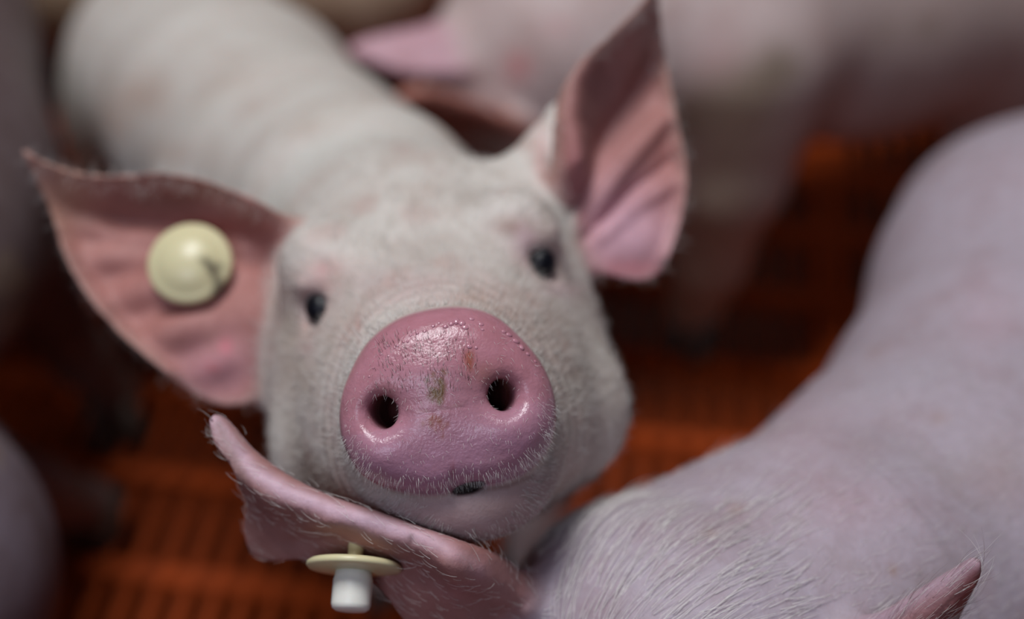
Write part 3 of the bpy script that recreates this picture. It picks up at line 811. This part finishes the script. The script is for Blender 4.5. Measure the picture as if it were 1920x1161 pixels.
#==================================================================== the pig in the right foreground
def build_foreground(mt):
    root = tag(empty('pig', (0.15, 0.30, 0)), 'lilac pink pig filling the lower right corner, studded tag in its ear', 'pig', 'pigs crowded in the pen')
    trunk = chain([(cpt(1300, 1250, 0.392), 0.045), (cpt(1500, 1190, 0.42), 0.055), (cpt(1760, 1075, 0.48), 0.072), (cpt(1925, 820, 0.545), 0.074), (cpt(2030, 600, 0.62), 0.079), (cpt(2110, 450, 0.70), 0.072)], 0.015)
    fr = frame_from(at(1290, 1330, 0.39) + np.array([0, -0.005, 0.010]), (0.22, 0.62, 0.75), (0, -0.75, 0.6), 0.88)
    head = generic_head(fr)
    def h_l(X, Y):
        ridge = [(398,786),(430,830),(470,880),(530,920),(620,955),(720,985),(820,1020),(900,1070),(960,1140)]
        h = 0.011*np.exp(-(line_dist(X, Y, ridge)/40)**2)
        yr = np.interp(X, [p[0] for p in ridge], [p[1] for p in ridge])
        h = h - 0.034*sstep(850, 1010, X + 0.3*(Y - 1080))
        h = h - 0.00007*np.clip(Y - yr, -60, 200) + 0.003*gp(X, Y, 800, 1110, 90, 50)
        return h + 0.0007*np.sin((Y + 0.15*X)/8)*gp(X, Y, 620, 1000, 100, 40)
    left = Ear([(396,782),(425,786),(475,842),(540,890),(620,930),(700,956),(780,985),(860,1012),(950,1050),(1010,1120),(1000,1210),(900,1250),(800,1215),(735,1130),(690,1085),(630,1060),(560,1050),(505,1052),(470,1036),(458,985),(464,940),(440,880),(404,830)],
               0.363, -0.00003, -0.00002, h_l, t=0.0021)
    def h_r(X, Y):
        ridge = [(1835,1048),(1790,1090),(1720,1150),(1640,1230)]
        d = line_dist(X, Y, ridge); side = (X - 1835)*0.6 + (Y - 1048)*0.8
        return 0.004*np.exp(-(d/30)**2) - 0.00016*np.clip((X-1835)*0.66 + (Y-1048)*0.75 - 25, 0, 120)
    right = Ear([(1570,1230),(1600,1186),(1650,1150),(1720,1106),(1790,1064),(1822,1046),(1838,1052),(1838,1078),(1816,1124),(1797,1165),(1765,1260),(1690,1340),(1600,1330)],
                0.350, -0.00004, 0.00001, h_r, t=0.0021)
    leg = legs([[(W(0.07, 0.27, 0.27), 0.048), (W(0.055, 0.25, 0.15), 0.028), (W(0.055, 0.25, 0.06), 0.017), (W(0.055, 0.245, 0.024), 0.016)],
                [(W(0.17, 0.24, 0.27), 0.048), (W(0.185, 0.22, 0.15), 0.028), (W(0.185, 0.22, 0.06), 0.017), (W(0.185, 0.215, 0.024), 0.016)],
                [(W(0.24, 0.50, 0.24), 0.058), (W(0.225, 0.47, 0.15), 0.038), (W(0.232, 0.50, 0.07), 0.019), (W(0.232, 0.488, 0.024), 0.016)],
                [(W(0.32, 0.46, 0.24), 0.058), (W(0.34, 0.44, 0.15), 0.038), (W(0.345, 0.47, 0.07), 0.019), (W(0.345, 0.458, 0.024), 0.016)]])
    tail = chain([(W(0.315, 0.575, 0.26), 0.010), (W(0.33, 0.60, 0.23), 0.006), (W(0.32, 0.615, 0.20), 0.0045)], 0.004, 0.045)
    haunch = ball(cpt(1945, 545, 0.60), (0.064, 0.064, 0.064))
    def full(Q):
        d = smin(trunk(Q), head(Q), 0.035); d = smin(d, haunch(Q), 0.03)
        for g in leg: d = smin(d, g(Q), 0.03)
        d = smin(d, tail(Q), 0.01); hd = d
        d = smin(d, left(Q), 0.014); return smin(d, right(Q), 0.010)
    pp = [surface_net(full, (-0.10, -0.30, 0.26), (0.26, 0.02, 0.456), 0.0011), surface_net(full, (-0.06, -0.46, 0.456), (0.46, 0.16, 0.98), 0.003)]
    stitch(pp[0], pp[1], 0.456, 0.008)
    pp.append(surface_net(lambda Q: full(Q) + 0.0005, (-0.06, -0.34, 0.444), (0.30, 0.06, 0.468), 0.002))
    V, Q4 = merge(pp)
    N = normals(full, V); px, py = project(V)
    col = np.tile(np.array([0.42, 0.352, 0.405]), (len(V), 1))
    hd = smin(trunk(V), head(V), 0.035)
    for (x, y, sx, sy, a) in ((1380, 955, 16, 14, .55), (1640, 660, 12, 12, .4), (1760, 785, 18, 14, .4), (1675, 1070, 10, 12, .6), (1330, 1000, 14, 8, .4), (1880, 880, 60, 70, .3), (1420, 700, 10, 14, .2)):
        col = blend(col, a*gp(px, py, x, y, sx, sy), (0.36, 0.24, 0.20))
    for (x, y, sx, sy, a) in ((1500, 800, 90, 70, .4), (1600, 950, 120, 60, .35), (1850, 600, 60, 90, .35)):
        col = blend(col, a*gp(px, py, x, y, sx, sy), (0.50, 0.34, 0.40))
    for er, cin in ((left, (0.34, 0.165, 0.15)), (right, (0.28, 0.12, 0.12))):
        d = er(V); s_, nn = er.parts(V); m = sstep(0.006, 0.001, np.abs(d))*sstep(0.0, 0.012, hd); inn = sstep(-0.0006, 0.0006, nn)
        col = blend(col, m*inn, cin); col = blend(col, m*(1-inn), (0.46, 0.27, 0.30))
    ridge = [(398,786),(430,830),(470,880),(530,920),(620,955),(720,985),(820,1020),(900,1070)]
    ml = sstep(0.006, 0.001, np.abs(left(V)))*sstep(0.0, 0.006, hd)
    col = blend(col, ml*gl(px, py, ridge, 16), (0.62, 0.42, 0.50))  # highlight along the ridge painted into the ear colour
    col = blend(col, ml*gl(px, py, [(410,800),(440,860),(455,900)], 12)*0.6, (0.28, 0.18, 0.16))
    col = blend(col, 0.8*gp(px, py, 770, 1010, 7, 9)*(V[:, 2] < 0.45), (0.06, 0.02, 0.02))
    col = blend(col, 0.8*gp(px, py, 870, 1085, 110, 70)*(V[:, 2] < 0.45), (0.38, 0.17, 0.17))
    mr = sstep(0.006, 0.001, np.abs(right(V)))
    col = blend(col, 0.8*mr*gl(px, py, [(1830,1046),(1720,1110),(1640,1165)], 26), (0.46, 0.33, 0.40))  # lit left half of the ear tip put into its colour
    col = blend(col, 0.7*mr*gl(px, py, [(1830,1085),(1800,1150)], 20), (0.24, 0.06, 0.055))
    mesh_obj('body', c2w(V), Q4, M_SKIN, root, cols=np.clip(col, 0.002, 1), extra={'wet': np.full(len(V), 0.12)}, nor=c2w(N) - c2w(N*0))
    for sg in (-1, 1):
        p = c2w(fr.pt(sg*0.0415, 0.030, 0.0785)); r_ = 0.0062
        v_, f_ = lathe([(max(1e-5, r_*math.sin(t)), -r_*math.cos(t)) for t in np.linspace(0.02, math.pi-0.02, 14)], (0, 0, 1), p, 20)
        mesh_obj('eye', v_, f_, M_EYE, root)
    def put(cand, n_, axis, lift, spread, lo, hi, rad, mat, name='hair'):
        pick = rng.choice(cand, n_); P = V[pick] + rng.normal(0, 0.0005, (n_, 3)); n = N[pick]
        fl = np.tile(np.asarray(axis, float), (n_, 1)); fl = fl - n*(fl*n).sum(1)[:, None]; fl /= np.linalg.norm(fl, axis=1)[:, None] + 1e-9
        dr = fl + lift*n + rng.normal(0, spread, fl.shape); dr /= np.linalg.norm(dr, axis=1)[:, None]
        hair(name, root, c2w(P), c2w(dr) - c2w(dr*0), rng.uniform(lo, hi, n_), rad, mat, c2w(-0.3*n) - c2w(n*0))
    bodyax = cpt(1760, 1060, 0.48) - cpt(1300, 1240, 0.39); bodyax /= np.linalg.norm(bodyax)
    nearm = (V[:, 2] < 0.50) & (hd < 0.003)
    put(np.where(nearm & (px < 1500) & (py > 930))[0], 6000, bodyax, 0.15, 0.12, 0.010, 0.020, 0.00007, M_HAIR)
    put(np.where(nearm & (px > 1200))[0], 5000, bodyax, 0.12, 0.2, 0.004, 0.009, 0.00004, M_HAIR)
    s_, nn = right.parts(V); em = (np.abs(right(V)) < 0.0025)
    tipax = cpt(1838, 1052, 0.35) - cpt(1640, 1220, 0.35); tipax /= np.linalg.norm(tipax)
    put(np.where(em & (nn > 0))[0], 260, tipax, 0.20, 0.10, 0.005, 0.010, 0.00003, M_HAIR)
    put(np.where(em & (nn > 0) & (s_ > -0.006))[0], 130, tipax, 0.35, 0.2, 0.006, 0.011, 0.00003, M_HAIR_DARK)
    s_, nn = left.parts(V); em = (np.abs(left(V)) < 0.0025) & (hd > 0.004)
    tipax = cpt(398, 786, 0.372) - cpt(700, 985, 0.372); tipax /= np.linalg.norm(tipax)
    put(np.where(em)[0], 900, tipax, 0.35, 0.2, 0.002, 0.006, 0.00004, M_HAIR)
    # ear tag: flat disc on a stem with a round stud
    p = left.surf(668, 1022); a = np.array([-0.05, -0.93, -0.34]); a /= np.linalg.norm(a); aw = c2w(a) - c2w(a*0); pw = c2w(p)
    t = empty('ear_tag', pw - np.array(root.location)); t.parent = root; t['label'] = 'cream disc ear tag with white stud'
    def part(nm, prof, mat):
        v_, f_ = lathe(prof, aw, pw, 40)
        return mesh_obj(nm, v_, f_, mat, t, extra={'dirt': np.zeros(len(v_))})
    part('stem', [(0.0022, -0.003), (0.0020, 0.0), (0.0019, 0.0045), (0.0022, 0.0055)], mt)
    part('disc', [(0.003, 0.0040), (0.0112, 0.0044), (0.0120, 0.0050), (0.0121, 0.0058), (0.0115, 0.0064), (0.0070, 0.0067), (0.0048, 0.0068)], mt)
    M_STUD = plain('white_stud_plastic', (0.82, 0.80, 0.72), 0.4, 0.06, 100, sss=0.1)
    part('stud', [(0.0046, 0.0064), (0.0047, 0.0080), (0.0050, 0.0090), (0.0050, 0.0150), (0.0047, 0.0160), (0.0038, 0.0166), (0.0012, 0.0168)], M_STUD)
    for x, y in ((0.055, 0.245), (0.185, 0.215), (0.232, 0.488), (0.345, 0.458)): hooves(root, (x, y, 0.0), (-0.3, -1))

#==================================================================== simpler pigs, out of focus or mostly outside the frame
def soft_pig(label, loc, trunk, fr, ears, leg_spec, feet, tail, color, lo, hi, vox, mat=M_SKIN, paint=None, fwd=(0, -1)):
    root = tag(empty('pig', loc), label, 'pig', 'pigs crowded in the pen')
    tr = chain(trunk, 0.015); head = generic_head(fr); lg = legs(leg_spec); tl = chain(tail, 0.004, 0.045)
    def body0(Q):
        d = smin(tr(Q), head(Q), 0.035)
        for g in lg: d = smin(d, g(Q), 0.03)
        return smin(d, tl(Q), 0.01)
    def full(Q):
        d = body0(Q)
        for e in ears: d = smin(d, e(Q), 0.012)
        return d
    V, Q4 = surface_net(full, lo, hi, vox)
    col = np.tile(np.array(color), (len(V), 1)); px, py = project(V)
    hd = body0(V)
    for e in ears:
        if isinstance(e, Ear):
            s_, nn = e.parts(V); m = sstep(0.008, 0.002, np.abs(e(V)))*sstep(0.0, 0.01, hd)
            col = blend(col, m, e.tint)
        else:
            col = blend(col, sstep(0.008, 0.002, np.abs(e(V)))*sstep(0.0, 0.01, hd), (0.52, 0.28, 0.27))
    L = fr.loc(V); sn = (L[:, 2] < 0.018)*sstep(0.034, 0.026, np.hypot(L[:, 0], L[:, 1]))
    col = blend(col, sn, (0.57, 0.245, 0.29))
    Wd = c2w(V); col = blend(col, 0.45*sstep(0.14, 0.04, Wd[:, 2]), (0.30, 0.22, 0.17))     # muddy lower legs
    if paint: col = paint(col, px, py, V)
    mesh_obj('body', Wd, Q4, mat, root, cols=np.clip(col, 0.002, 1), extra={'wet': 0.1 + 0.8*sn})
    for sg in (-1, 1):
        p = c2w(fr.pt(sg*0.0415, 0.030, 0.0785)); r_ = 0.0062*fr.s
        v_, f_ = lathe([(max(1e-5, r_*math.sin(t)), -r_*math.cos(t)) for t in np.linspace(0.02, math.pi-0.02, 12)], (0, 0, 1), p, 16)
        mesh_obj('eye', v_, f_, M_EYE, root)
    for x, y in feet: hooves(root, (x, y, 0.0), fwd)
    return root
def flap(fr, sg, droop=0.0):
    """a simple pointed ear on either side of a head, as a flattened tapering blade"""
    a = fr.pt(sg*0.040, 0.062, 0.125); b = fr.pt(sg*0.085, 0.075 - droop, 0.085); c = fr.pt(sg*0.112, 0.068 - 2*droop, 0.035)
    n = np.cross(b - a, c - a + 0.3*(fr.A[1]*0.01)); n = fr.A[1]*0.8 - fr.A[2]*0.6; d = (c - a)/np.linalg.norm(c - a)
    n = n - d*(n @ d); n /= np.linalg.norm(n); e = np.cross(d, n)
    L = np.linalg.norm(c - a)
    def f(Q):
        q = Q - a; x = (q @ d)/L; y = q @ e; z = q @ n
        t = np.clip(x, 0, 1)
        wd = 0.036*np.sqrt(np.clip(1 - t, 0, 1))*(0.75 + 0.5*np.sin(math.pi*np.clip(t, 0, 1)))
        z = z - 6.0*y*y + 0.012*np.sin(math.pi*t)
        dx = np.abs(y) - wd; dz = np.abs(z) - 0.0028; dl = np.maximum(-x, x - 1)*L
        dx = np.maximum(dx, dl)
        return np.minimum(np.maximum(dx, dz), 0) + np.hypot(np.maximum(dx, 0), np.maximum(dz, 0))
    return f

def build_behind():
    fr = frame_from(at(975, 100, 0.775), (0.35, 0.60, 0.55), (0, -0.45, 0.9), 0.92)
    def hn(X, Y): return 0.012*gl(X, Y, [(745,172),(795,162),(870,184),(940,214),(985,232)], 30) - 0.010*gp(X, Y, 870, 255, 80, 40)
    near = Ear([(742,172),(790,160),(870,180),(935,210),(1000,228),(1012,275),(970,305),(890,298),(820,262),(766,212)], 0.752, 0.00015, 0.00012, hn, t=0.003, res=0.0012)
    near.tint = (0.27, 0.10, 0.07)  # dark brown: shade of the ear's hollow put into the colour
    def hf(X, Y): return 0.010*gl(X, Y, [(660,95),(760,95),(880,90)], 40)
    far = Ear([(650,92),(690,72),(780,56),(850,40),(930,40),(950,90),(880,130),(820,138),(760,138),(690,116)], 0.77, 0.0, -0.0003, hf, t=0.003, res=0.0012)
    far.tint = (0.56, 0.33, 0.38)
    trunk = [(fr.pt(0, 0.01, 0.13), 0.052), (cpt(1080, 60, 0.80), 0.066), (cpt(1290, 10, 0.83), 0.080), (cpt(1600, -5, 0.885), 0.086), (cpt(1980, -60, 0.945), 0.088)]
    leg = [[(cpt(1400, 120, 0.80), 0.044), (cpt(1365, 320, 0.845), 0.035), (cpt(1330, 480, 0.905), 0.0235), (cpt(1300, 575, 0.955), 0.019)],
           [(W(0.10, 0.86, 0.20), 0.045), (W(0.09, 0.87, 0.12), 0.028), (W(0.09, 0.87, 0.06), 0.018), (W(0.09, 0.865, 0.024), 0.016)],
           [(W(0.34, 0.78, 0.18), 0.056), (W(0.33, 0.76, 0.11), 0.036), (W(0.36, 0.76, 0.06), 0.019), (W(0.355, 0.755, 0.024), 0.016)],
           [(W(0.38, 0.92, 0.18), 0.056), (W(0.37, 0.93, 0.11), 0.036), (W(0.40, 0.93, 0.06), 0.019), (W(0.395, 0.925, 0.024), 0.016)]]
    f0 = c2w(cpt(1300, 575, 0.955))
    def paint(c, px, py, V):
        en = (np.abs(near(V)) < 0.004)
        c = blend(c, 0.9*en*gl(px, py, [(745,174),(795,166),(870,190),(940,222),(985,240)], 16), (0.56, 0.24, 0.19))  # lit upper rim of the near ear, painted on
        c = blend(c, 0.6*en*gp(px, py, 930, 270, 40, 30), (0.16, 0.09, 0.045))  # deeper shade inside the near ear, painted on
        c = blend(c, 0.8*gp(px, py, 972, 125, 28, 30), (0.60, 0.24, 0.24)); c = blend(c, 0.4*gp(px, py, 1045, 50, 30, 18), (0.6, 0.3, 0.3))
        c = blend(c, 0.5*gp(px, py, 1350, 120, 50, 60), (0.58, 0.34, 0.34))
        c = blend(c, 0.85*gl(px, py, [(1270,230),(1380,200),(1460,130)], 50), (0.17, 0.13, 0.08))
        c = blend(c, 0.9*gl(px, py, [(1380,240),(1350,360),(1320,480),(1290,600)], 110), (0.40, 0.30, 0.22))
        c = blend(c, 0.6*sstep(1420, 1700, px), (0.34, 0.25, 0.22))  # body darkens to the right, light falloff put into the colour
        c = blend(c, 0.5*gp(px, py, 1740, 50, 30, 26), (0.30, 0.23, 0.18)); c = blend(c, 0.4*gp(px, py, 1660, 60, 24, 30), (0.32, 0.24, 0.19))
        return c
    tail = [(W(0.44, 0.90, 0.22), 0.010), (W(0.46, 0.92, 0.19), 0.006), (W(0.47, 0.91, 0.15), 0.0045)]
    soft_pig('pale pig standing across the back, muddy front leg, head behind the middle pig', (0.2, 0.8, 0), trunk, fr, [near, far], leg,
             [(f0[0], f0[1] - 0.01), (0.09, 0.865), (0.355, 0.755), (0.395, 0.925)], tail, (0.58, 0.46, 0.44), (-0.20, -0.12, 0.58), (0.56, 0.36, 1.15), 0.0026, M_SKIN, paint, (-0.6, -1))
def build_left():
    fr = frame_from(np.array([-0.46, 0.45, 0.31]), (0.55, 0.55, 0.25), (0, -0.3, 0.95), 1.0)
    trunk = [(fr.pt(0, 0.01, 0.13), 0.052), (cpt(-205, 480, 0.67), 0.064), (cpt(-205, 330, 0.71), 0.078), (cpt(-215, 80, 0.81), 0.081), (cpt(-250, -160, 0.93), 0.080)]
    leg = [[(cpt(-60, 400, 0.72), 0.040), (cpt(60, 545, 0.80), 0.026), (cpt(150, 662, 0.865), 0.018), (cpt(215, 735, 0.905), 0.016)],
           [(W(-0.40, 0.50, 0.22), 0.042), (W(-0.41, 0.49, 0.13), 0.026), (W(-0.41, 0.49, 0.06), 0.017), (W(-0.41, 0.485, 0.024), 0.016)],
           [(W(-0.37, 0.80, 0.19), 0.055), (W(-0.35, 0.78, 0.12), 0.036), (W(-0.36, 0.81, 0.06), 0.019), (W(-0.355, 0.80, 0.024), 0.016)],
           [(W(-0.47, 0.80, 0.19), 0.055), (W(-0.48, 0.78, 0.12), 0.036), (W(-0.48, 0.81, 0.06), 0.019), (W(-0.475, 0.80, 0.024), 0.016)]]
    f0 = c2w(cpt(215, 735, 0.905))
    tail = [(W(-0.42, 0.93, 0.24), 0.010), (W(-0.43, 0.95, 0.21), 0.006), (W(-0.42, 0.96, 0.17), 0.0045)]
    soft_pig('dim brownish pig at the left edge, one front leg stepping under the tagged ear', (-0.35, 0.6, 0), trunk, fr, [flap(fr, -1), flap(fr, 1)], leg,
             [(f0[0], f0[1] - 0.012), (-0.41, 0.485), (-0.355, 0.80), (-0.475, 0.80)], tail, (0.14, 0.10, 0.105), (-0.62, -0.22, 0.50), (-0.18, 0.24, 1.20), 0.0032, M_SKIN_DIRTY, None, (0.4, -1))
def build_corner():
    fr = frame_from(np.array([-0.46, -0.08, 0.32]), (0.25, 0.9, -0.1), (0, 0.0, 1), 1.0)
    trunk = [(fr.pt(0, 0.01, 0.13), 0.052), (W(-0.43, 0.03, 0.28), 0.065), (W(-0.36, 0.14, 0.26), 0.075), (cpt(-265, 1085, 0.53), 0.072)]
    leg = [[(W(-0.255, 0.34, 0.22), 0.050), (cpt(-110, 880, 0.68), 0.030), (cpt(60, 918, 0.79), 0.018), (cpt(165, 945, 0.845), 0.0165)],
           [(W(-0.33, 0.28, 0.22), 0.055), (W(-0.36, 0.27, 0.12), 0.034), (W(-0.35, 0.30, 0.06), 0.019), (W(-0.35, 0.29, 0.024), 0.016)],
           [(W(-0.40, 0.04, 0.24), 0.042), (W(-0.385, 0.02, 0.13), 0.026), (W(-0.385, 0.02, 0.06), 0.017), (W(-0.385, 0.015, 0.024), 0.016)],
           [(W(-0.47, 0.04, 0.24), 0.042), (W(-0.485, 0.02, 0.13), 0.026), (W(-0.485, 0.02, 0.06), 0.017), (W(-0.485, 0.015, 0.024), 0.016)]]
    f0 = c2w(cpt(165, 945, 0.845))
    tail = [(W(-0.24, 0.37, 0.27), 0.010), (W(-0.235, 0.39, 0.25), 0.006), (W(-0.245, 0.40, 0.21), 0.0045)]
    soft_pig('purplish grey pig rump in the lower left corner, hind leg stretched out behind', (-0.35, 0.15, 0), trunk, fr, [flap(fr, -1), flap(fr, 1)], leg,
             [(f0[0] + 0.004, f0[1] + 0.0), (-0.35, 0.29), (-0.385, 0.015), (-0.485, 0.015)], tail, (0.19, 0.15, 0.18), (-0.66, -0.52, 0.10), (-0.14, 0.10, 0.95), 0.0032, M_SKIN_DIRTY, None, (-0.3, -1))
def build_far():
    fr = frame_from(np.array([-0.50, 1.02, 0.15]), (0.9, 0.1, 0.15), (0, 0.0, 1), 1.0)
    trunk = [(fr.pt(0, 0.01, 0.13), 0.052), (W(-0.42, 0.99, 0.115), 0.066), (W(-0.33, 0.975, 0.115), 0.080), (W(-0.22, 0.975, 0.11), 0.085), (W(-0.13, 0.985, 0.10), 0.080)]
    leg = [[(W(-0.42, 0.93, 0.08), 0.032), (W(-0.45, 0.91, 0.04), 0.024), (W(-0.50, 0.90, 0.022), 0.017), (W(-0.53, 0.90, 0.020), 0.015)],
           [(W(-0.41, 1.05, 0.08), 0.032), (W(-0.44, 1.07, 0.04), 0.024), (W(-0.49, 1.08, 0.022), 0.017), (W(-0.52, 1.08, 0.020), 0.015)],
           [(W(-0.12, 1.05, 0.08), 0.050), (W(-0.17, 1.07, 0.05), 0.034), (W(-0.21, 1.09, 0.022), 0.019), (W(-0.25, 1.09, 0.020), 0.015)]]
    tail = [(W(-0.06, 0.99, 0.13), 0.010), (W(-0.04, 1.0, 0.10), 0.006), (W(-0.045, 1.01, 0.06), 0.0045)]
    soft_pig('tan pig lying on the slats far behind the middle pig', (-0.28, 0.98, 0), trunk, fr, [flap(fr, -1), flap(fr, 1)], leg,
             [(-0.545, 0.90), (-0.535, 1.08), (-0.262, 1.09)], tail, (0.50, 0.36, 0.25), (-0.70, 0.10, 0.95), (0.02, 0.46, 1.42), 0.0036, M_SKIN_DIRTY, None, (-1, 0))

mt = build_hero()
build_foreground(mt)
build_behind()
build_left()
build_corner()
build_far()
